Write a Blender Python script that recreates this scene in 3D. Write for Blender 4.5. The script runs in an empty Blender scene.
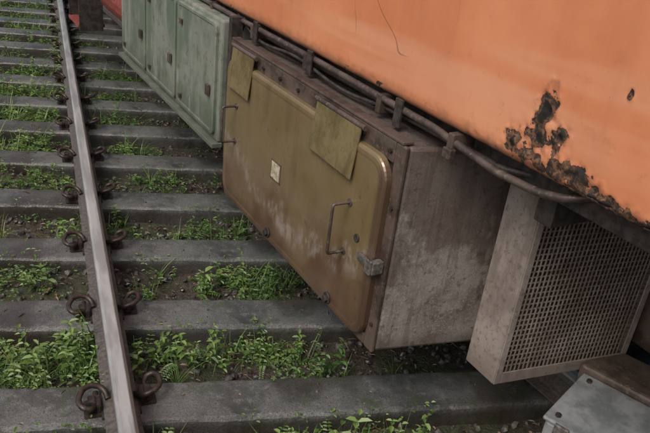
import bpy, bmesh, math, random
import numpy as np
from mathutils import Vector, Matrix, noise
random.seed(7); rng=np.random.default_rng(7)
scene=bpy.context.scene
A=math.radians(8.56)
# ------------------------------------------------------------------ helpers
class M:
    def __init__(s,name):
        s.m=bpy.data.materials.new(name); s.m.use_nodes=True
        s.nt=s.m.node_tree; s.n=s.nt.nodes; s.l=s.nt.links
        s.b=s.n['Principled BSDF']
        s.tc=s.n.new('ShaderNodeTexCoord')
    def vec(s,scale=(1,1,1),loc=(0,0,0),rot=(0,0,0)):
        mp=s.n.new('ShaderNodeMapping'); mp.inputs['Scale'].default_value=scale
        mp.inputs['Location'].default_value=loc; mp.inputs['Rotation'].default_value=rot
        s.l.new(s.tc.outputs['Object'],mp.inputs['Vector']); return mp.outputs[0]
    def noise(s,scale,detail=4,rough=.6,dist=0,vs=(1,1,1),loc=(0,0,0),rot=(0,0,0)):
        t=s.n.new('ShaderNodeTexNoise'); t.inputs['Scale'].default_value=scale
        t.inputs['Detail'].default_value=min(detail,4); t.inputs['Roughness'].default_value=rough
        t.inputs['Distortion'].default_value=dist
        s.l.new(s.vec(vs,loc,rot),t.inputs['Vector']); return t.outputs['Fac']
    def setin(s,sock,v):
        if isinstance(v,bpy.types.NodeSocket): s.l.new(v,sock)
        else:
            if isinstance(v,tuple) and len(v)==3: v=v+(1,)
            sock.default_value=v
    def ramp(s,fac,lo,hi,a=0.,b=1.):
        t=s.n.new('ShaderNodeMapRange'); t.interpolation_type='SMOOTHSTEP'
        s.setin(t.inputs['Value'],fac)
        t.inputs['From Min'].default_value=lo; t.inputs['From Max'].default_value=hi
        t.inputs['To Min'].default_value=a; t.inputs['To Max'].default_value=b
        return t.outputs['Result']
    def mix(s,fac,a,b,mode='MIX'):
        t=s.n.new('ShaderNodeMix'); t.data_type='RGBA'; t.blend_type=mode
        s.setin(t.inputs[0],fac); s.setin(t.inputs[6],a); s.setin(t.inputs[7],b)
        return t.outputs[2]
    def math(s,op,a,b=0.):
        t=s.n.new('ShaderNodeMath'); t.operation=op; t.use_clamp=False
        s.setin(t.inputs[0],a); s.setin(t.inputs[1],b); return t.outputs[0]
    def sep(s):
        t=s.n.new('ShaderNodeSeparateXYZ'); s.l.new(s.tc.outputs['Object'],t.inputs[0]); return t.outputs
    def attr(s,name):
        t=s.n.new('ShaderNodeAttribute'); t.attribute_name=name; return t.outputs['Fac']
    def bump(s,h,strength=.3,dist=.01):
        t=s.n.new('ShaderNodeBump'); t.inputs['Strength'].default_value=strength
        t.inputs['Distance'].default_value=dist; s.setin(t.inputs['Height'],h)
        s.l.new(t.outputs[0],s.b.inputs['Normal'])
    def out(s,col,rough=.6,metal=0.,spec=.5):
        s.setin(s.b.inputs['Base Color'],col); s.setin(s.b.inputs['Roughness'],rough)
        s.setin(s.b.inputs['Metallic'],metal); s.setin(s.b.inputs['Specular IOR Level'],spec)
        return s.m
def link(o,parent=None):
    scene.collection.objects.link(o)
    if parent: o.parent=parent
    return o
def mesh(name,verts,faces,mat,parent=None,smooth=False,bevel=0,seg=2,autos=None):
    me=bpy.data.meshes.new(name); me.from_pydata([tuple(v) for v in verts],[],[tuple(f) for f in faces]); me.update()
    bm=bmesh.new(); bm.from_mesh(me); bmesh.ops.recalc_face_normals(bm,faces=bm.faces); bm.to_mesh(me); bm.free()
    if mat: me.materials.append(mat)
    if smooth:
        for p in me.polygons: p.use_smooth=True
    o=bpy.data.objects.new(name,me); link(o,parent)
    if bevel:
        b=o.modifiers.new('b','BEVEL'); b.width=bevel; b.segments=seg; b.limit_method='ANGLE'; b.angle_limit=math.radians(35)
    return o
def boxv(x0,x1,y0,y1,z0,z1,skew=0.,xr=None):
    xr=x0 if xr is None else xr
    def p(x,y,z): return (x,y-skew*(x-xr),z)
    v=[p(x0,y0,z0),p(x1,y0,z0),p(x1,y1,z0),p(x0,y1,z0),p(x0,y0,z1),p(x1,y0,z1),p(x1,y1,z1),p(x0,y1,z1)]
    f=[(0,3,2,1),(4,5,6,7),(0,1,5,4),(1,2,6,5),(2,3,7,6),(3,0,4,7)]
    return v,f
def box(name,x0,x1,y0,y1,z0,z1,mat,parent=None,bevel=.004,skew=0.,xr=None):
    v,f=boxv(x0,x1,y0,y1,z0,z1,skew,xr); return mesh(name,v,f,mat,parent,bevel=bevel)
def multi(name,boxes,mat,parent,bevel=.002,skew=0.,xr=None):
    V=[];F=[]
    for b in boxes:
        v,f=boxv(*b,skew=skew,xr=xr); n=len(V); V+=v; F+=[tuple(i+n for i in q) for q in f]
    return mesh(name,V,F,mat,parent,bevel=bevel)
def tube(name,pts,r,mat,parent=None,cyc=False,res=8):
    cu=bpy.data.curves.new(name,'CURVE'); cu.dimensions='3D'; cu.bevel_depth=r; cu.bevel_resolution=3; cu.resolution_u=res; cu.use_fill_caps=True
    sp=cu.splines.new('BEZIER'); sp.bezier_points.add(len(pts)-1)
    for b,p in zip(sp.bezier_points,pts): b.co=p; b.handle_left_type='AUTO'; b.handle_right_type='AUTO'
    sp.use_cyclic_u=cyc
    o=bpy.data.objects.new(name,cu); cu.materials.append(mat); return link(o,parent)
def polytube(name,pts,r,mat,parent=None):
    cu=bpy.data.curves.new(name,'CURVE'); cu.dimensions='3D'; cu.bevel_depth=r; cu.bevel_resolution=3; cu.use_fill_caps=True
    q=[Vector(pts[0])]
    for i in range(1,len(pts)-1):
        a,b,c=Vector(pts[i-1]),Vector(pts[i]),Vector(pts[i+1]); k=r*2.2
        p0=b+(a-b).normalized()*k; p1=b+(c-b).normalized()*k
        for t in (0,.25,.5,.75,1): q.append((1-t)**2*p0+2*t*(1-t)*b+t*t*p1)
    q.append(Vector(pts[-1]))
    sp=cu.splines.new('POLY'); sp.points.add(len(q)-1)
    for b,p in zip(sp.points,q): b.co=(*p,1)
    sp.use_smooth=True
    o=bpy.data.objects.new(name,cu); cu.materials.append(mat); return link(o,parent)
def empty(name,rotz=0.):
    e=bpy.data.objects.new(name,None); e.empty_display_size=.2; e.rotation_euler=(0,0,rotz); return link(e)
def cyl_x(V,F,x0,x1,y,z,r,n=12):
    k=len(V)
    for x in (x0,x1):
        for i in range(n):
            a=2*math.pi*i/n; V.append((x,y+r*math.cos(a),z+r*math.sin(a)))
    for i in range(n): F.append((k+i,k+(i+1)%n,k+n+(i+1)%n,k+n+i))
    F.append(tuple(range(k,k+n))); F.append(tuple(range(k+n,k+2*n)))

# ------------------------------------------------------------------ materials
def m_sleeper():
    m=M('wet_concrete'); n1=m.noise(3,4,.65); n2=m.noise(26,4,.75); n4=m.noise(1.3,3,.6,loc=(3,1,0)); n3=m.noise(130,3,.7)
    c=m.mix(m.ramp(n1,.35,.62),(.048,.049,.046),(.120,.121,.115))
    c=m.mix(m.ramp(n2,.50,.66,0,.55),c,(.185,.185,.175))
    c=m.mix(m.ramp(n4,.47,.58,0,.7),c,(.042,.036,.027))
    c=m.mix(m.ramp(n3,.50,.64,0,.65),c,(.028,.027,.023))
    g=m.noise(6,4,.75,loc=(9,2,1)); c=m.mix(m.ramp(g,.54,.64,0,.6),c,(.040,.056,.020))
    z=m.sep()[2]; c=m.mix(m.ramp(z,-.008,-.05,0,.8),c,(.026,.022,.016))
    m.bump(m.math('ADD',n2,m.math('MULTIPLY',n3,.5)),.6,.008)
    return m.out(c,m.ramp(n4,.40,.56,.55,.16),0.,.6)
def m_rail(): 
    m=M('rail_steel'); x,y,z=m.sep(); n=m.noise(14,4,.6,vs=(1,.15,1)); n2=m.noise(60,4,.6); n3=m.noise(9,4,.7,vs=(4,.25,1))
    rust=m.mix(m.ramp(n2,.35,.65),(.060,.050,.043),(.115,.100,.088)); rust=m.mix(m.ramp(z,.10,.115,0,.7),rust,(.125,.118,.110))
    top=m.mix(m.ramp(n,.4,.6),(.25,.255,.25),(.37,.375,.37))
    top=m.mix(m.ramp(m.math('ADD',x,m.math('MULTIPLY',n3,.02)),.026,.034),top,(.12,.10,.088))
    top=m.mix(m.ramp(n3,.55,.68,0,.6),top,(.17,.16,.148))
    k=m.ramp(z,.138,.151)
    c=m.mix(k,rust,top); m.bump(n2,.25,.004)
    mt=m.math('MULTIPLY',k,.15)
    return m.out(c,m.mix(k,(.55,)*3,(.36,)*3),mt)
def m_iron():
    m=M('rusty_iron'); n=m.noise(45,4,.7); c=m.mix(m.ramp(n,.35,.65),(.022,.018,.016),(.072,.050,.038)); m.bump(n,.5,.004)
    return m.out(c,.42,.3)
def m_ground():
    m=M('soil'); n=m.noise(2.2,4,.65); n2=m.noise(34,4,.8); n3=m.noise(9,4,.6,loc=(4,4,4))
    c=m.mix(m.ramp(n2,.36,.62),(.018,.014,.010),(.080,.063,.045))
    c=m.mix(m.ramp(n,.42,.58,0,.7),c,(.034,.048,.015))
    c=m.mix(m.ramp(n3,.58,.68,0,.5),c,(.11,.09,.066))
    m.bump(n2,.9,.03); return m.out(c,m.ramp(n3,.35,.6,.30,.75))
def m_stone():
    m=M('wet_ballast'); n=m.noise(9,2,.6); n2=m.noise(60,3,.7); a=m.attr('tint')
    c=m.mix(a,(.030,.029,.029),(.125,.118,.105)); c=m.mix(m.ramp(n2,.45,.6,0,.5),c,(.05,.038,.027)); 
    return m.out(c,m.ramp(n,.4,.6,.22,.6))
def m_leaf():
    m=M('leaf'); a=m.attr('tint')
    c=m.mix(m.ramp(a,0,.5),(.032,.070,.018),(.090,.170,.036)); c=m.mix(m.ramp(a,.5,.90),c,(.21,.31,.090)); c=m.mix(m.ramp(a,.935,.945),c,(.24,.19,.07))
    m.out(c,.38)
    tr=m.n.new('ShaderNodeBsdfTranslucent'); m.l.new(c,tr.inputs['Color']); ms=m.n.new('ShaderNodeMixShader'); ms.inputs[0].default_value=.28
    o=m.n['Material Output']; m.l.new(m.b.outputs[0],ms.inputs[1]); m.l.new(tr.outputs[0],ms.inputs[2]); m.l.new(ms.outputs[0],o.inputs[0]); return m.m
def m_litter():
    m=M('dead_leaf'); a=m.attr('tint'); c=m.mix(a,(.045,.028,.016),(.22,.15,.09)); return m.out(c,.55)
def m_orange():
    m=M('weathered_orange_paint'); x,y,z=m.sep(); r=m.attr('rust')
    n=m.noise(1.6,4,.6); n2=m.noise(18,4,.75); st=m.noise(6,4,.65,vs=(1,1,.10)); sp=m.noise(75,3,.7); ln=m.noise(2.4,4,.6,vs=(1,.12,1.6),rot=(.22,0,0))
    c=m.mix(m.ramp(n,.35,.65),(.575,.205,.092),(.65,.265,.130))
    c=m.mix(m.ramp(st,.50,.70,0,.32),c,(.44,.150,.070))
    c=m.mix(m.ramp(ln,.50,.66,0,.5),c,(.70,.365,.225))
    c=m.mix(m.ramp(n2,.58,.72,0,.3),c,(.40,.150,.075))
    c=m.mix(m.ramp(sp,.70,.74,0,.7),c,(.14,.065,.035))
    e=m.math('ADD',z,m.math('MULTIPLY',n2,.07)); c=m.mix(m.ramp(e,1.400,1.335,0,.85),c,(.16,.078,.046))
    sc=m.noise(2.0,1,.5,.9,loc=(5,2,8)); sc=m.math('ABSOLUTE',m.math('SUBTRACT',sc,.5)); g=m.ramp(m.noise(1.5,2,.5,loc=(1,7,3)),.53,.58)
    c=m.mix(m.math('MULTIPLY',m.ramp(sc,.0030,.0010),m.math('MULTIPLY',g,.55)),c,(.15,.06,.035))
    rr=m.math('ADD',r,m.math('MULTIPLY',m.math('SUBTRACT',n2,.5),.9))
    rust=m.mix(m.ramp(sp,.40,.60),(.032,.018,.012),(.17,.082,.042)); rust=m.mix(m.ramp(n2,.48,.62),rust,(.014,.011,.009)); rust=m.mix(m.ramp(r,.85,.97),rust,(.008,.006,.005))  # near-black cores paint the darkness of holes into the rust colour
    k=m.ramp(rr,.46,.52); c=m.mix(m.ramp(rr,.22,.46,0,.6),c,(.33,.12,.06)); c=m.mix(k,c,rust)
    h=m.math('ADD',m.math('MULTIPLY',n,1.5),m.math('SUBTRACT',m.math('MULTIPLY',n2,.18),m.math('MULTIPLY',k,.6))); m.bump(h,.4,.012)
    m.b.inputs['Coat Weight'].default_value=.25; m.b.inputs['Coat Roughness'].default_value=.2
    return m.out(c,m.mix(k,m.ramp(st,.4,.6,.28,.45),(.9,)*3))
def m_door():
    m=M('worn_bronze_paint'); x,y,z=m.sep()
    n=m.noise(2.6,4,.6); n2=m.noise(26,4,.75); st=m.noise(7,4,.6,vs=(1,1,.18)); big=m.noise(1.6,3,.6,loc=(3,8,2))
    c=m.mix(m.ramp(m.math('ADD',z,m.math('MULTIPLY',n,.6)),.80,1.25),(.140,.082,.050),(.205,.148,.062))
    c=m.mix(m.ramp(n,.45,.62,0,.55),c,(.235,.170,.088))
    c=m.mix(m.ramp(st,.50,.68,0,.5),c,(.115,.068,.040))
    c=m.mix(m.ramp(big,.46,.60,0,.5),c,(.28,.215,.125))  # broad paler areas: whitish glare mixed into the paint colour
    c=m.mix(m.ramp(n2,.60,.70,0,.5),c,(.070,.042,.027))
    sn=m.noise(4,3,.55,.8,vs=(1,.8,1.2),loc=(2,2,2)); arc=m.math('ABSOLUTE',m.math('SUBTRACT',m.math('ADD',z,m.math('MULTIPLY',m.math('SUBTRACT',sn,.5),.30)),m.math('ADD',m.math('MULTIPLY',m.math('POWER',m.math('ABSOLUTE',m.math('SUBTRACT',y,2.40)),2.),.34),.59)))
    sp=m.noise(22,4,.7,vs=(1,1.,.5),rot=(.6,0,0)); k=m.math('MULTIPLY',m.ramp(arc,.060,.0),m.ramp(sp,.40,.66,0,.6)); c=m.mix(k,c,(.44,.39,.36))
    ed=m.math('ADD',y,m.math('MULTIPLY',n2,.04)); c=m.mix(m.ramp(ed,1.765,1.725,0,.75),c,(.080,.045,.034))
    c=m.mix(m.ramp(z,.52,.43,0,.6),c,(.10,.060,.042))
    m.bump(m.math('ADD',n,m.math('MULTIPLY',n2,.12)),.45,.014)
    m.b.inputs['Coat Weight'].default_value=.6; m.b.inputs['Coat Roughness'].default_value=.14
    return m.out(c,m.ramp(st,.35,.65,.22,.40),.3)
def m_tab():
    m=M('olive_plate'); n=m.noise(9,4,.7); n2=m.noise(60,4,.7); st=m.noise(20,3,.6,vs=(1,1,.2)); c=m.mix(m.ramp(n,.38,.62),(.140,.112,.050),(.215,.175,.085)); c=m.mix(m.ramp(st,.5,.66,0,.5),c,(.10,.068,.034)); c=m.mix(m.ramp(n2,.55,.66,0,.5),c,(.09,.058,.034)); m.bump(n2,.15,.004)
    return m.out(c,.32,.2)
def m_box():
    m=M('grey_brown_steel'); x,y,z=m.sep(); n=m.noise(5,4,.7); n2=m.noise(30,4,.8); st=m.noise(4.5,4,.75,vs=(1,1,.5),loc=(1,5,1)); f=m.noise(130,2,.6); dr=m.noise(22,3,.7,vs=(1,1,.07))
    c=m.mix(m.ramp(n,.38,.6),(.135,.112,.100),(.235,.212,.192))
    c=m.mix(m.ramp(f,.54,.64,0,.45),c,(.33,.31,.29))
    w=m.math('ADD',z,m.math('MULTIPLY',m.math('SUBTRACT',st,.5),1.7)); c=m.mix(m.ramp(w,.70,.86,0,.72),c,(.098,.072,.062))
    c=m.mix(m.ramp(dr,.54,.64,0,.45),c,(.075,.055,.046))
    c=m.mix(m.ramp(n2,.52,.66,0,.7),c,(.075,.053,.043))
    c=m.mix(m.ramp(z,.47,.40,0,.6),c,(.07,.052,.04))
    m.bump(m.math('ADD',n2,f),.3,.004); return m.out(c,m.ramp(w,.70,.84,.6,.26))
def m_vent(name='dusty_pink_grey_steel',k=1.):
    m=M(name); n=m.noise(6,4,.7); n2=m.noise(42,4,.8); x,y,z=m.sep(); st=m.noise(12,4,.7,vs=(1,1,.2))
    c=m.mix(m.ramp(n,.38,.62),(.195*k,.162*k,.142*k),(.285*k,.248*k,.222*k)); c=m.mix(m.ramp(n2,.52,.64,0,.65),c,(.10*k,.068*k,.053*k)); c=m.mix(m.ramp(st,.5,.64,0,.5),c,(.13*k,.098*k,.08*k)); c=m.mix(m.ramp(z,.52,.40,0,.6),c,(.12*k,.095*k,.078*k))
    m.bump(n2,.25,.004); return m.out(c,.5)
def m_brown():
    m=M('dark_brown_steel'); n=m.noise(7,4,.65); n2=m.noise(50,4,.7); c=m.mix(m.ramp(n,.38,.62),(.046,.033,.027),(.105,.078,.063)); c=m.mix(m.ramp(n2,.54,.66,0,.6),c,(.17,.135,.11)); m.bump(n2,.3,.004); return m.out(c,.42,.1)
def m_green():
    m=M('faded_green_paint'); x,y,z=m.sep(); n=m.noise(2.6,4,.7); n2=m.noise(20,4,.8); st=m.noise(8,4,.7,vs=(1,1,.2))
    c=m.mix(m.ramp(n,.40,.60),(.115,.150,.110),(.205,.220,.185)); c=m.mix(m.ramp(st,.48,.64,0,.65),c,(.27,.275,.25)); c=m.mix(m.ramp(n2,.54,.66,0,.6),c,(.085,.085,.065)); c=m.mix(m.ramp(m.math('ADD',z,m.math('MULTIPLY',st,.3)),.95,.76,0,.6),c,(.085,.088,.068)); m.bump(n2,.15,.005); return m.out(c,.40)
def flat(name,a,b,rough=.6,metal=0.,sc=25):
    m=M(name); n=m.noise(sc,4,.75); c=m.mix(m.ramp(n,.38,.62),a,b); m.bump(n,.2,.004); return m.out(c,rough,metal)
SLEEP,RAIL,IRON,SOIL,STONE,LEAF,LIT=m_sleeper(),m_rail(),m_iron(),m_ground(),m_stone(),m_leaf(),m_litter()
ORANGE,DOOR,TAB,BOX,VENT,BROWN,GREEN=m_orange(),m_door(),m_tab(),m_box(),m_vent(),m_brown(),m_green()
WIRE=m_vent('dusty_mesh_wire',.8)
DARK=flat('grimy_black_steel',(.018,.015,.013),(.055,.044,.037),.55)
LABEL=flat('paper_label',(.26,.22,.14),(.50,.45,.34),.6,0,45)
GALV=m_g=flat('galvanised_lid',(.17,.185,.19),(.30,.32,.325),.34,.2,7)
LATCH=flat('worn_latch_steel',(.09,.08,.07),(.21,.19,.175),.45,.4,60)
RED=flat('faded_red_paint',(.16,.035,.03),(.28,.07,.055),.5)
ROOF=flat('roof_grey',(.15,.15,.15),(.25,.25,.24),.6)

# ------------------------------------------------------------------ ground
def axis(segs):
    o=[]
    for a,b,s in segs:
        n=max(1,int(round((b-a)/s))); o+=[a+(b-a)*i/n for i in range(n)]
    o.append(segs[-1][1]); return o
SY0=2.19; SP=.64; SK=-.178; RX=.180
def gap_phase(x,y): return ((y-SK*(x-RX)-SY0)/SP)
gx=axis([(-150,-20,20),(-20,-3,2),(-3,3,.05),(3,8,.5),(8,150,20)]); gy=axis([(-150,-20,20),(-20,0,2),(0,11,.05),(11,30,1.),(30,300,30)])
G0=-.095
def gz(x,y): return G0+.035*noise.noise(Vector((x*1.7,y*1.7,0)))+.022*noise.noise(Vector((x*7,y*7,3)))
V=[];F=[]
for y in gy:
    for x in gx:
        z=G0
        if -3<=x<=3 and 0<=y<=11: z=gz(x,y)+.014*noise.noise(Vector((x*19,y*19,3)))
        V.append((x,y,z))
nx=len(gx)
for j in range(len(gy)-1):
    for i in range(nx-1): F.append((j*nx+i,j*nx+i+1,(j+1)*nx+i+1,(j+1)*nx+i))
mesh('ground',V,F,SOIL,smooth=True)

# ------------------------------------------------------------------ sleepers
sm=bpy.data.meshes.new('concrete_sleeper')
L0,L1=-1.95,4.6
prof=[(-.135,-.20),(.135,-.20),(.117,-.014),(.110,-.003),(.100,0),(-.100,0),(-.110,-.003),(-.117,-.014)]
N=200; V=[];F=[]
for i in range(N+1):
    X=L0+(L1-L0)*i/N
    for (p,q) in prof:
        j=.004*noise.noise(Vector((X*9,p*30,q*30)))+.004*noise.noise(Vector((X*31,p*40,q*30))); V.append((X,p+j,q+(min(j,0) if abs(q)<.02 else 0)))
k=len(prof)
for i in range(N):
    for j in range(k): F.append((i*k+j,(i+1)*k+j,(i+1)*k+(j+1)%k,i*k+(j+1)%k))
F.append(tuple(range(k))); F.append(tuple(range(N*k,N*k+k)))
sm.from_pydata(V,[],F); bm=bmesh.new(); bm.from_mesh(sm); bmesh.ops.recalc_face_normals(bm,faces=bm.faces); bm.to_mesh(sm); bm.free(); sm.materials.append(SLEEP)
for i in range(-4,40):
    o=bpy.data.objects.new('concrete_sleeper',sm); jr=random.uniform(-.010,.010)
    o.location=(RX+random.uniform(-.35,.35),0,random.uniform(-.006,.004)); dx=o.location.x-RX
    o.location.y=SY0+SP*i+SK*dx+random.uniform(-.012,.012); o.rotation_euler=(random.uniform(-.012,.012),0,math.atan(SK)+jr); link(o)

# ------------------------------------------------------------------ rails
rp=[(-.066,0),(.066,0),(.066,.010),(.030,.020),(.011,.034),(.009,.060),(.011,.098),(.030,.110),(.036,.116),(.036,.142),(.032,.150),(.022,.154),(-.022,.154),(-.032,.150),(-.036,.142),(-.036,.116),(-.030,.110),(-.011,.098),(-.009,.060),(-.011,.034),(-.030,.020),(-.066,.010)]
def rail(name,y0,y1):
    V=[(x,y,z) for y in (y0,y1) for x,z in rp]; k=len(rp); F=[(j,(j+1)%k,k+(j+1)%k,k+j) for j in range(k)]+[tuple(range(k)),tuple(range(k,2*k))]
    return mesh(name,V,F,RAIL,bevel=0)
clip_c=bpy.data.curves.new('clip','CURVE'); clip_c.dimensions='3D'; clip_c.bevel_depth=.0115; clip_c.bevel_resolution=3; clip_c.use_fill_caps=True; clip_c.resolution_u=6
pts=[(.098,-.055,.030),(.098,.010,.030),(.104,.046,.040),(.128,.060,.052),(.152,.036,.060),(.152,-.010,.066),(.130,-.048,.068),(.096,-.060,.062),(.064,-.045,.047),(.050,-.010,.032)]
sp=clip_c.splines.new('BEZIER'); sp.bezier_points.add(len(pts)-1)
for b,p in zip(sp.bezier_points,pts): b.co=p; b.handle_left_type=b.handle_right_type='AUTO'
clip_c.materials.append(IRON)
V,F=[],[]
for b in [(.074,.094,-.035,.035,0,.046),(.094,.122,-.028,.022,0,.054),(.070,.138,-.050,.050,0,.012)]:
    v,f=boxv(*b); n=len(V); V+=v; F+=[tuple(i+n for i in q) for q in f]
sh=bpy.data.meshes.new('shoulder'); sh.from_pydata(V,[],F); bm=bmesh.new(); bm.from_mesh(sh); bmesh.ops.recalc_face_normals(bm,faces=bm.faces); bmesh.ops.bevel(bm,geom=bm.edges[:],offset=.004,segments=2,affect='EDGES'); bm.to_mesh(sh); bm.free(); sh.materials.append(IRON)
pad=bpy.data.meshes.new('pad'); v,f=boxv(-.075,.075,-.085,.085,0,.012); pad.from_pydata(v,[],f); pad.materials.append(DARK)
for rx in (RX,RX-1.067):
    r=rail('railway_rail',-6,60); r.location=(rx,0,.012)
    for i in range(-2,26):
        yy=SY0+SP*i+SK*(rx-RX)
        o=bpy.data.objects.new('rail_pad',pad); o.location=(0,yy,-.010); link(o,r)
        for sd in (1,-1):
            jj=random.uniform(-.015,.015)
            for d,nm in ((clip_c,'elastic_clip'),(sh,'clip_shoulder')):
                o=bpy.data.objects.new(nm,d); o.location=(0,yy+.01*sd+jj,-.012); o.rotation_euler=(0,0,0 if sd>0 else math.pi)
                if nm=='elastic_clip': o.rotation_euler[2]+=random.uniform(-.2,.2); o.location.x+=sd*random.uniform(-.008,.01)
                link(o,r)
for lx in (2.27,3.34):
    r=rail('railway_rail',-30,60); r.location=(lx*math.cos(A),lx*math.sin(A),.014); r.rotation_euler=(0,0,A)

# ------------------------------------------------------------------ train carriage
T=empty('train_carriage',A)
BX=1.40; BZ=1.305
ys=axis([(-9,.3,.31),(.3,.6,.02),(.6,1.5,.005),(1.5,5.,.05),(5,12,.3)]); zs=axis([(BZ,1.66,.005),(1.66,3.5,.115)])
def rustf(y,z):
    F=-1
    for (cy,cz,ry,rz,w) in [(1.20,1.475,.028,.050,1.),(1.288,1.365,.024,.032,1.),(1.19,1.40,.060,.055,.62),(1.07,1.340,.085,.034,.72),(.97,1.320,.14,.020,.75),(1.22,1.340,.06,.030,.8),(.972,1.585,.008,.012,.78),(.80,1.313,.2,.012,.6),(1.13,1.43,.022,.022,.7)]:
        d=math.sqrt(((y-cy)/ry)**2+((z-cz)/rz)**2); F=max(F,w*(1.35-d*.75))
    return F
V=[];F=[];R=[]
for z in zs:
    for y in ys:
        f=-1
        if .5<y<1.6 and z<1.67: f=rustf(y,z)
        nn=noise.fractal(Vector((y*26,z*26,1)),.8,2.2,5) if (.5<y<1.6 and z<1.67) else 0
        e=max(0,min(1,f+.45*nn)) if f>-.5 else 0
        if z<BZ+.03: e=max(e,.34+.25*noise.noise(Vector((y*12,z*9,4))))
        x=BX-(.012*e*noise.noise(Vector((y*40,z*40,7)))) +.006*noise.noise(Vector((y*1.6,z*1.9,0)))+.002*noise.noise(Vector((y*6,z*6,0)))
        if z<BZ+.022: x+= .012*(1-(z-BZ)/.022)**2
        R.append(e); V.append((x,y,z))
ny=len(ys)
def hole(i):
    return (V[i][2]<BZ+.02 and .7<V[i][1]<1.3 and R[i]>.76)
for j in range(len(zs)-1):
    for i in range(ny-1):
        q=(j*ny+i,j*ny+i+1,(j+1)*ny+i+1,(j+1)*ny+i)
        if sum(hole(a) for a in q)>=3: continue
        F.append(q)
me=bpy.data.meshes.new('body_side'); me.from_pydata(V,[],F); me.update(); me.materials.append(ORANGE)
at=me.attributes.new('rust','FLOAT','POINT'); at.data.foreach_set('value',R)
for p in me.polygons: p.use_smooth=True
o=bpy.data.objects.new('body_side',me); link(o,T); s=o.modifiers.new('s','SOLIDIFY'); s.thickness=.004; s.offset=1
box('underframe_sill',BX+.075,BX+.11,-9,12,1.225,1.42,DARK,T)
box('floor_pan',BX+.111,4.18,-9,12,1.30,1.42,DARK,T)
box('far_side',4.18,4.24,-9,12,1.31,3.5,ORANGE,T,bevel=0)
v,f=[],[]
for y in (-9,12):
    for i in range(13):
        a=math.pi*i/12; v.append((2.82-1.42*math.cos(a),y,3.5+.42*math.sin(a)))
f=[(i,i+1,14+i,13+i) for i in range(12)]+[tuple(range(13)),tuple(range(13,26))]
mesh('roof',v,f,ROOF,T,smooth=False)
box('end_wall',BX+.01,4.17,-8.98,-8.9,1.43,3.5,ORANGE,T); box('end_wall_far',BX+.01,4.17,11.9,11.98,1.43,3.5,ORANGE,T)
polytube('cable_conduit',[(1.398,11.5,1.285),(1.398,3.2,1.283),(1.398,2.4,1.287),(1.395,1.62,1.281),(1.40,1.48,1.265),(1.41,1.33,1.246),(1.42,1.17,1.250),(1.43,1.09,1.266),(1.50,1.0,1.305)],.0125,BROWN,T)
polytube('brake_pipe',[(1.45,11.5,1.245),(1.45,1.35,1.245),(1.50,1.22,1.26)],.011,DARK,T)
multi('pipe_brackets',[(1.382,1.47,y-.014,y+.014,1.228,1.298) for y in (1.52,1.93,2.5,3.05,3.6,4.1,4.9)]+[(1.375,1.40,y-.02,y+.02,1.215,1.250) for y in (1.52,)],BROWN,T,bevel=.004)
tube('loose_cable',[(1.42,3.3,1.29),(1.40,3.0,1.235),(1.40,2.6,1.255),(1.40,2.2,1.230),(1.41,1.9,1.25),(1.44,1.6,1.24),(1.5,1.4,1.20)],.007,DARK,T)
tube('hose_1',[(1.42,3.22,1.29),(1.36,3.20,1.12),(1.38,3.22,.90),(1.50,3.25,.75)],.014,DARK,T)
tube('hose_2',[(1.50,3.19,1.29),(1.46,3.17,1.05),(1.5,3.2,.8),(1.6,3.25,.62)],.017,BROWN,T)
multi('cross_members',[(1.55,4.1,y,y+.07,1.10,1.299) for y in (.6,1.2,3.2,5.4,6.6)],DARK,T,bevel=.004)
def wheel(y,x):
    v,f=[],[]; cyl_x(v,f,x,x+.11,y,.59,.43,32); cyl_x(v,f,x+.11,x+.14,y,.59,.46,32); cyl_x(v,f,x-.06,x,y,.59,.12,16); return v,f
V,F=[],[]
for y in (8.0,10.0):
    for x in (2.2,):
        v,f=wheel(y,x); n=len(V); V+=v; F+=[tuple(i+n for i in q) for q in f]
    v,f=[],[]; cyl_x(v,f,3.2,3.34,y,.59,.44,32); cyl_x(v,f,2.3,3.3,y,.59,.08,12); n=len(V); V+=v; F+=[tuple(i+n for i in q) for q in f]
mesh('wheelsets',V,F,IRON,T)
multi('bogie_frame',[(1.95,2.10,7.4,10.6,.62,.82),(2.1,3.5,8.85,9.15,.65,.9),(1.9,2.12,7.85,8.15,.45,.75),(1.9,2.12,9.85,10.15,.45,.75)],DARK,T,bevel=.02)

# ------------------------------------------------------------------ equipment box with big door
B=empty('underframe_equipment_box',A)
SKB=.22
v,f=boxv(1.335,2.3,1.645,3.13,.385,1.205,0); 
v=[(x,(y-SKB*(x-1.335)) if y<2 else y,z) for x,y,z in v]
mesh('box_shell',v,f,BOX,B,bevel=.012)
multi('front_flange',[(1.318,1.334,1.642,1.70,.383,1.208),(1.318,1.334,3.085,3.132,.383,1.208),(1.318,1.334,1.701,3.084,1.13,1.208),(1.318,1.334,1.701,3.084,.383,.43)],BROWN,B,bevel=.005)
multi('top_rail',[(1.315,1.36,1.66,3.12,1.209,1.220)],BROWN,B,bevel=.003)
def rrect(y0,y1,z0,z1,r,n=8):
    o=[]
    for cy,cz,a0 in ((y1-r,z1-r,0),(y0+r,z1-r,90),(y0+r,z0+r,180),(y1-r,z0+r,270)):
        for i in range(n+1):
            a=math.radians(a0+90*i/n); o.append((cy+r*math.cos(a),cz+r*math.sin(a)))
    return o
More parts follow.
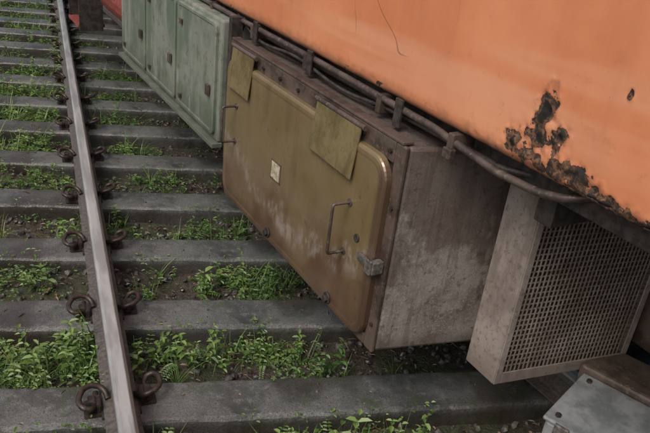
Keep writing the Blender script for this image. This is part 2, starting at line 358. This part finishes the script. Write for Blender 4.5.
def plate(name,rings,mat,parent):
    V=[];F=[];k=None
    for x,rr in rings:
        V+=[(x,y,z) for y,z in rr]; k=len(rr)
    for i in range(len(rings)-1):
        for j in range(k): F.append((i*k+j,i*k+(j+1)%k,(i+1)*k+(j+1)%k,(i+1)*k+j))
    F.append(tuple(range((len(rings)-1)*k,len(rings)*k)))
    F.append(tuple(reversed(range(k))))
    return mesh(name,V,F,mat,parent,bevel=0)
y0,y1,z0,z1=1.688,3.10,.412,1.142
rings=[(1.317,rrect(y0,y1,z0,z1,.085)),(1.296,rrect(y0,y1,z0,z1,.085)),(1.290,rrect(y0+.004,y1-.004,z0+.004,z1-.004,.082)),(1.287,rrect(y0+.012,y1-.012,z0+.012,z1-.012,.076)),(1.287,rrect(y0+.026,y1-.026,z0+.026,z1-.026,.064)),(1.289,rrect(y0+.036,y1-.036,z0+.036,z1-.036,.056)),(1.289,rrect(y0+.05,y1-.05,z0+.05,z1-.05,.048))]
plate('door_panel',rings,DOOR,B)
for nm,a,b in (('hinge_flap_1',2.80,3.04),('hinge_flap_2',1.875,2.195)):
    V=[(1.268,a,1.0),(1.268,b,1.004),(1.288,b,1.195),(1.288,a,1.195),(1.275,a,.999),(1.275,b,1.003),(1.297,b,1.192),(1.297,a,1.192)]
    mesh(nm,V,[(0,1,2,3),(7,6,5,4),(0,4,5,1),(1,5,6,2),(2,6,7,3),(3,7,4,0)],TAB,B,bevel=.003)
    tube(nm+'_pin',[(1.295,a-.02,1.20),(1.295,b+.02,1.20)],.010,BROWN,B)
for nm,yy,za,zb in (('handle_1',1.875,.705,.91),('handle_2',2.955,.745,.925)):
    polytube(nm,[(1.295,yy,za),(1.215,yy,za),(1.215,yy,zb),(1.295,yy,zb)],.0062,BROWN,B)
    V,F=[],[]
    for z in (za,zb): cyl_x(V,F,1.284,1.2895,yy,z,.015)
    mesh(nm+'_feet',V,F,BROWN,B)
box('maker_label',1.2855,1.2872,2.447,2.528,.737,.813,LABEL,B,bevel=0)
box('label_frame',1.2875,1.2889,2.438,2.537,.728,.822,BROWN,B,bevel=0)
V,F=[],[]
for y,z in ((2.514,.456),(1.94,.452)):
    cyl_x(V,F,1.268,1.287,y,z,.017,6); cyl_x(V,F,1.280,1.2868,y,z,.025,16)
cyl_x(V,F,1.282,1.2885,1.80,.80,.016,16)
mesh('door_bolts',V,F,DARK,B,bevel=.002)
multi('door_latch',[(1.272,1.286,1.67,1.765,.735,.765),(1.262,1.2715,1.66,1.70,.722,.778),(1.27,1.317,1.652,1.682,.725,.775)],LATCH,B,bevel=.004)
V,F=[],[]
for y in np.arange(1.72,3.1,.17): cyl_x(V,F,1.308,1.318,y,1.17,.009,6)
for z in (.5,.75,.98): cyl_x(V,F,1.311,1.318,1.665,z,.008,6)
mesh('flange_bolts',V,F,IRON,B)
multi('hanger_straps',[(1.375,1.385,y-.02,y+.02,1.221,1.32) for y in (1.8,2.45,3.0)],DARK,B,bevel=.002)

# ------------------------------------------------------------------ ventilated box
Vt=empty('ventilated_equipment_box',A)
x0,x1,ya,yb,z0,z1=1.643,2.245,1.325,1.475,.385,1.135
SV=.155
def sk(p): return (p[0],p[1]-SV*(p[0]-x0),p[2])
def skbox(name,bs,mat,bevel=.003):
    V=[];F=[]
    for b in bs:
        v,f=boxv(*b); n=len(V); V+=[sk(p) for p in v]; F+=[tuple(i+n for i in q) for q in f]
    return mesh(name,V,F,mat,Vt,bevel=bevel)
skbox('box_shell',[(x0,x0+.012,ya,yb,z0,z1),(x1-.012,x1,ya,yb,z0,z1),(x0+.0125,x1-.0125,ya,yb,z1-.012,z1-.001),(x0+.0125,x1-.0125,ya,yb,z0+.001,z0+.012)],VENT)
skbox('back_panel',[(x0+.013,x1-.013,yb-.02,yb-.002,z0+.013,z1-.013)],BROWN)
fr=.028
skbox('end_frame',[(x0+.001,x0+fr,ya-.006,ya-.0005,z0,z1),(x1-fr,x1,ya-.006,ya-.0005,z0,z1),(x0+fr+.0005,x1-fr-.0005,ya-.006,ya-.0005,z0,z0+.05),(x0+fr+.0005,x1-fr-.0005,ya-.006,ya-.0005,z1-.04,z1)],VENT)
wires=[]
n=30
for i in range(1,n):
    x=x0+fr+(x1-x0-2*fr)*i/n; wires.append((x-.0019,x+.0019,ya-.001,ya+.003,z0+.045,z1-.035))
m_=30
for i in range(1,m_):
    z=z0+.05+(z1-z0-.09)*i/m_; wires.append((x0+fr-.01,x1-fr+.01,ya+.0031,ya+.0071,z-.0020,z+.0020))
skbox('wire_mesh',wires,WIRE,bevel=0)
skbox('inner_fins',[(x0+.03+i*.09,x0+.045+i*.09,ya+.02,ya+.05,z0+.02,z1-.02) for i in range(7)],BROWN,bevel=0)
skbox('inner_sheet',[(x0+.014,x1-.014,ya+.055,ya+.058,z0+.02,z1-.02)],BROWN,bevel=0)
box('mounting_frame',2.30,2.6,1.0,1.5,.45,1.28,BROWN,Vt,bevel=.01)
box('top_bracket',1.66,2.25,1.25,1.42,1.136,1.28,DARK,Vt,bevel=.005)

# ------------------------------------------------------------------ junction box lower right
J=empty('metal_junction_box')
J.location=(1.51,1.35,0); J.rotation_euler=(0,0,math.atan2(.15,.29))
box('case',0,.335,-.55,0,.12,.385,GALV,J,bevel=.012)
box('lid',-.008,.343,-.558,.008,.386,.402,GALV,J,bevel=.006)
box('side_cover',.345,.56,-.45,.03,.15,.43,BROWN,J,bevel=.012)
box('catch',-.022,-.0085,-.09,-.04,.30,.405,LATCH,J,bevel=.003)
V,F=[],[]
for (x,y) in ((.03,-.03),(.30,-.03),(.03,-.5),(.30,-.5)):
    k=len(V); n=6
    for z in (.402,.411):
        for i in range(n): a=2*math.pi*i/n; V.append((x+.011*math.cos(a),y+.011*math.sin(a),z))
    for i in range(n): F.append((k+i,k+(i+1)%n,k+n+(i+1)%n,k+n+i))
    F.append(tuple(range(k+n,k+2*n)))
mesh('lid_bolts',V,F,IRON,J)
box('post',.1,.2,-.3,-.2,-.15,.119,DARK,J)

# ------------------------------------------------------------------ green cabinet row
C=empty('underframe_cabinet',A)
box('cabinet_body',1.335,2.3,3.30,5.28,.60,1.26,GREEN,C,bevel=.012)
bs=[]
ed=[3.32,3.98,4.62,5.26]
for a,b in zip(ed[:-1],ed[1:]):
    plate('cabinet_door',[(1.3345,rrect(a+.02,b-.02,.63,1.24,.03,4)),(1.320,rrect(a+.02,b-.02,.63,1.24,.03,4)),(1.316,rrect(a+.026,b-.026,.636,1.234,.027,4)),(1.316,rrect(a+.04,b-.04,.65,1.22,.02,4)),(1.320,rrect(a+.047,b-.047,.657,1.213,.02,4))],GREEN,C)
    bs+= [(1.300,1.3155,a+.07,a+.11,.84,.90),(1.304,1.3155,b-.12,b-.09,.68,.71),(1.304,1.3155,b-.12,b-.09,1.12,1.15)]
multi('cabinet_latches',bs,BROWN,C); multi('bottom_lip',[(1.30,1.36,3.29,5.29,.575,.599)],GREEN,C)
multi('hanger_post',[(1.34,1.40,3.19,3.23,.55,1.3),(1.5,1.6,3.15,3.28,.6,1.3)],DARK,C)
E=empty('red_brake_cylinder',A)
box('bracket_plate',1.42,1.75,5.5,5.54,.62,1.3,DARK,E)
V=[];F=[];n=20
for y in (5.56,6.4):
    for i in range(n):
        a=2*math.pi*i/n; V.append((1.60+.2*math.cos(a),y,.86+.2*math.sin(a)))
for i in range(n): F.append((i,(i+1)%n,n+(i+1)%n,n+i))
F+=[tuple(range(n)),tuple(range(n,2*n))]
mesh('tank',V,F,RED,E,bevel=.02)
multi('tank_straps',[(1.38,1.82,y,y+.05,1.065,1.30) for y in (5.7,6.2)],DARK,E)
E2=empty('step_ladder',A)
multi('treads',[(1.30,1.55,6.8,7.25,z,z+.025) for z in (.45,.78,1.10)],RED,E2); multi('stringers',[(1.31,1.53,y,y+.02,.42,1.32) for y in (6.78,7.251)],DARK,E2)

# ------------------------------------------------------------------ ballast stones
def ico():
    bm=bmesh.new(); bmesh.ops.create_icosphere(bm,subdivisions=1,radius=1); v=np.array([x.co[:] for x in bm.verts]); f=np.array([[a.index for a in p.verts] for p in bm.faces]); bm.free(); return v,f
iv,ifc=ico()
protos=[]
for k in range(10):
    s=np.array([1,rng.uniform(.6,1),rng.uniform(.45,.8)]); v=iv*s*(1+rng.uniform(-.22,.22,(len(iv),1))); protos.append(v)
def rotm():
    q=rng.normal(size=4); q/=np.linalg.norm(q); w,x,y,z=q
    return np.array([[1-2*(y*y+z*z),2*(x*y-z*w),2*(x*z+y*w)],[2*(x*y+z*w),1-2*(x*x+z*z),2*(y*z-x*w)],[2*(x*z-y*w),2*(y*z+x*w),1-2*(x*x+y*y)]])
VS=[];FS=[];TS=[];n=0
for i in range(9500):
    x=rng.uniform(-1.1,2.4); y=1.1+(rng.random()**1.5)*7.5
    ph=gap_phase(x,y); fr_=abs(ph-round(ph))
    on=fr_<.15
    if on and rng.random()>.04: continue
    if .15<=fr_<.19: continue
    r=rng.uniform(.006,.024)*(.35 if on else 1); v=protos[i%10]@rotm().T*r+np.array([x,y,(r*.3 if on else gz(x,y)+r*.35)]); VS.append(v); FS.append(ifc+n); n+=len(v); TS+= [rng.random()**1.5]*len(v)
V=np.concatenate(VS); F=np.concatenate(FS)
me=bpy.data.meshes.new('ballast_gravel'); me.from_pydata(V.tolist(),[],F.tolist()); me.materials.append(STONE)
at=me.attributes.new('tint','FLOAT','POINT'); at.data.foreach_set('value',TS); link(bpy.data.objects.new('ballast_gravel',me))

# ------------------------------------------------------------------ weeds
GV=[];GF=[];GT=[]
def nrm(a): return a/math.sqrt(a[0]*a[0]+a[1]*a[1]+a[2]*a[2])
def cross(a,b): return np.array([a[1]*b[2]-a[2]*b[1],a[2]*b[0]-a[0]*b[2],a[0]*b[1]-a[1]*b[0]])
def leaf(p,d,up,L,W,t):
    d=nrm(d); s=cross(d,up); ns=math.sqrt(s.dot(s)); s=s/ns if ns>1e-5 else np.array([1.,0,0]); u=cross(s,d)
    n=len(GV); fo=.25*W; dr=-.18*L
    for a,b,c in ((0,0,0),(.3,-.5,fo),(.7,-.42,fo+dr*.5),(1,0,dr),(.7,.42,fo+dr*.5),(.3,.5,fo)):
        GV.append(p+d*(L*a)+s*(W*b)+u*c)
    GF.append((n,n+1,n+2,n+3)); GF.append((n,n+3,n+4,n+5)); GT.extend([t]*6)
def strip(p,d,L,W,droop,t,k=4):
    side=np.array([-d[1],d[0],0.]); ns=math.sqrt(side.dot(side)); side=side/ns if ns>1e-4 else np.array([1.,0,0])
    q=p.copy(); dd=nrm(d); n=len(GV)
    for i in range(k+1):
        w=W*(1-(i/k)**1.6)+.0004; GV.append(q-side*w/2); GV.append(q+side*w/2); GT.extend([t,t])
        q=q+dd*L/k; dd=nrm(dd+np.array([0,0,-droop/k]))
    for i in range(k): a=n+2*i; GF.append((a,a+1,a+3,a+2))
    return q
UP=np.array([0,0,1.])
def rd(): a=rng.uniform(0,2*math.pi); return np.array([math.cos(a),math.sin(a),0])
def cl(t): return min(max(t,0),.93 if rng.random()>.04 else 1.)
def grass(x,y,s=1.,t0=.5):
    z=gz(x,y)
    for i in range(rng.integers(6,13)):
        p=np.array([x,y,z])+rd()*rng.uniform(0,.02); L=rng.uniform(.06,.20)*s
        strip(p,UP+rd()*rng.uniform(.2,1.0),L,rng.uniform(.0025,.006)*s,rng.uniform(.5,2.),cl(t0+rng.normal(0,.15)) if rng.random()>.07 else .97)
def herb(x,y,s=1.,t0=.5):
    z=gz(x,y); p=np.array([x,y,z]); d=UP+rd()*rng.uniform(0,.6); H=rng.uniform(.05,.17)*s; k=rng.integers(4,9)
    strip(p,d,H,.003,.2,.35,3); d=nrm(d); a0=rng.uniform(0,6.28); sz=rng.uniform(.016,.040)*s
    for i in range(k):
        h=H*(.2+.8*(i+1)/k); 
        for o in (0,math.pi):
            if rng.random()<.12: continue
            a=a0+i*1.57+o+rng.normal(0,.3); dd=np.array([math.cos(a),math.sin(a),rng.uniform(-.2,.6)])
            L=sz*(1.1-.4*i/k)*rng.uniform(.75,1.25); leaf(p+d*h,dd,UP,L,L*rng.uniform(.38,.6),cl(t0+.22*(i/k)+rng.normal(0,.12)))
def feather(x,y,s=1.,t0=.5):
    z=gz(x,y)
    for j in range(rng.integers(3,6)):
        d=nrm(UP*rng.uniform(.5,1.)+rd()); L=rng.uniform(.08,.18)*s; q=np.array([x,y,z]); k=11
        side=nrm(cross(d,UP))
        for i in range(k):
            q=q+d*L/k; d=nrm(d+np.array([0,0,-.09]))
            if i>1:
                for sg in (1,-1): leaf(q,side*sg+d*.35,UP,.015*s*(1.2-.5*i/k),.006*s,cl(t0+rng.normal(0,.08)))
def creeper(x,y,s=1.,t0=.5):
    z=gz(x,y)
    for i in range(rng.integers(8,18)):
        o=rd()*rng.uniform(0,.07); p=np.array([x+o[0],y+o[1],z+rng.uniform(.005,.06)]); L=rng.uniform(.009,.026)*s
        leaf(p,rd()+UP*rng.uniform(-.1,.5),UP,L,L*rng.uniform(.5,.85),cl(t0+rng.normal(0,.16)))
for i in range(15000):
    x=rng.uniform(-.9,2.2); y=1.15+(rng.random()**1.35)*10
    ph=gap_phase(x,y); fr_=abs(ph-round(ph))
    if fr_<.225: continue
    dens=noise.noise(Vector((x*2.6,y*2.1,5)))*1.5+.30
    if x<RX: dens+=.30
    if y>4.0: dens+=.22
    tx=x*math.cos(A)+y*math.sin(A)
    if tx>1.25: dens-=(tx-1.25)*1.1
    if abs(x-RX)<.09: dens-=.5
    if rng.random()>dens: continue
    t0=.48+.35*noise.noise(Vector((x*3,y*3,9)))+(.1 if x<RX else 0)-(.10 if tx>1.3 else 0)
    s=1.05 if y<5 else 1.3
    k=rng.random(); edge=fr_<.30
    if edge: s*=.65
    if k<.18: grass(x,y,s,t0+.08)
    elif k<.50: herb(x,y,s,t0)
    elif k<.60: feather(x,y,s,t0)
    else: creeper(x,y,s,t0)
for (x,y,s) in ((.10,2.62,1.9),(.36,2.52,1.5),(.62,2.45,1.5),(.5,2.46,1.3),(.9,3.05,1.6),(.8,3.1,1.5),(.7,3.03,1.5),(-.12,3.2,1.6),(-.2,1.95,1.7),(.05,1.85,1.5),(-.05,1.9,1.5),(.95,1.72,1.8),(1.2,1.66,1.7),(.6,1.82,1.5),(.8,1.76,1.6),(1.05,1.68,1.4),(.02,2.56,1.4),(-.15,2.58,1.6),(1.15,1.70,1.3),(.7,1.80,1.7)):
    for j in range(5):
        herb(x+rng.normal(0,.035),y+rng.normal(0,.03),s*rng.uniform(.6,1.1),.6)
    grass(x+.03,y,s*.8,.55); feather(x-.04,y+.02,s,.55)
for i in range(420):
    x=rng.uniform(-.7,1.4); k=rng.integers(-1,12); sd=rng.choice([-1,1]); y=SY0+SP*k+SK*(x-RX)+sd*.135
    if noise.noise(Vector((x*3,y*3,2)))<0: continue
    for j in range(7):
        p=np.array([x+rng.normal(0,.03),y-sd*rng.uniform(-.02,.04),rng.uniform(-.01,.03)]); L=rng.uniform(.008,.024)
        leaf(p,rd()+UP*rng.uniform(0,.5),UP,L,L*.6,cl(.55+rng.normal(0,.15)))
me=bpy.data.meshes.new('weeds'); me.from_pydata([tuple(v) for v in GV],[],GF); me.materials.append(LEAF)
at=me.attributes.new('tint','FLOAT','POINT'); at.data.foreach_set('value',[float(t) for t in GT]); link(bpy.data.objects.new('weeds',me))
GV=[];GF=[];GT=[]
for i in range(5500):
    x=rng.uniform(-.9,2.2); y=1.2+(rng.random()**1.3)*6; ph=gap_phase(x,y); fr_=abs(ph-round(ph))
    on=fr_<.15
    if on and rng.random()>.14: continue
    if .15<=fr_<.20: continue
    z=.004 if on else gz(x,y)+rng.uniform(.01,.03)
    if rng.random()<.2: leaf(np.array([x,y,z]),rd(),UP,rng.uniform(.04,.11),.003,rng.random())
    else: leaf(np.array([x,y,z]),rd()+UP*rng.uniform(-.1,.15)*(0 if on else 1),UP,rng.uniform(.010,.035)*(.7 if on else 1),rng.uniform(.004,.016)*(.7 if on else 1),rng.random())
me=bpy.data.meshes.new('leaf_litter'); me.from_pydata([tuple(v) for v in GV],[],GF); me.materials.append(LIT)
at=me.attributes.new('tint','FLOAT','POINT'); at.data.foreach_set('value',[float(t) for t in GT]); link(bpy.data.objects.new('leaf_litter',me))

# ------------------------------------------------------------------ light
w=bpy.data.worlds.new("World"); scene.world=w; w.use_nodes=True
nt=w.node_tree; sky=nt.nodes.new('ShaderNodeTexSky'); sky.sky_type='NISHITA'; sky.sun_disc=False
az=math.radians(235); el=math.radians(52)
sky.sun_elevation=el; sky.sun_rotation=az; sky.dust_density=6; sky.air_density=1.0
bg=nt.nodes['Background']; bg.inputs[1].default_value=.145; nt.links.new(sky.outputs[0],bg.inputs[0])
sd=bpy.data.lights.new('sun','SUN'); sd.energy=1.2; sd.angle=math.radians(25); sd.color=(1,.98,.95)
so=bpy.data.objects.new('sun',sd); link(so)
dirv=Vector((math.sin(az)*math.cos(el),math.cos(az)*math.cos(el),math.sin(el)))
so.rotation_euler=dirv.to_track_quat('Z','Y').to_euler()
# ------------------------------------------------------------------ camera
cd=bpy.data.cameras.new('camera'); cam=bpy.data.objects.new('camera',cd); link(cam); scene.camera=cam
cd.sensor_width=36; cd.lens=36*682/650; cd.clip_end=600; cd.clip_start=.02
t=(.9301,-.0609,.3622); l=(-.3496,-.4493,.8221); d=(-.1127,.8913,.4392)
right=Vector((t[0],l[0],-d[0])); down=Vector((t[1],l[1],-d[1])); fwd=Vector((t[2],l[2],-d[2]))
R_=Matrix((right,-down,-fwd)).transposed(); cam.matrix_world=Matrix.Translation((0,0,1.95))@R_.to_4x4()
scene.view_settings.view_transform='Standard'; scene.view_settings.look='None'; scene.view_settings.exposure=0
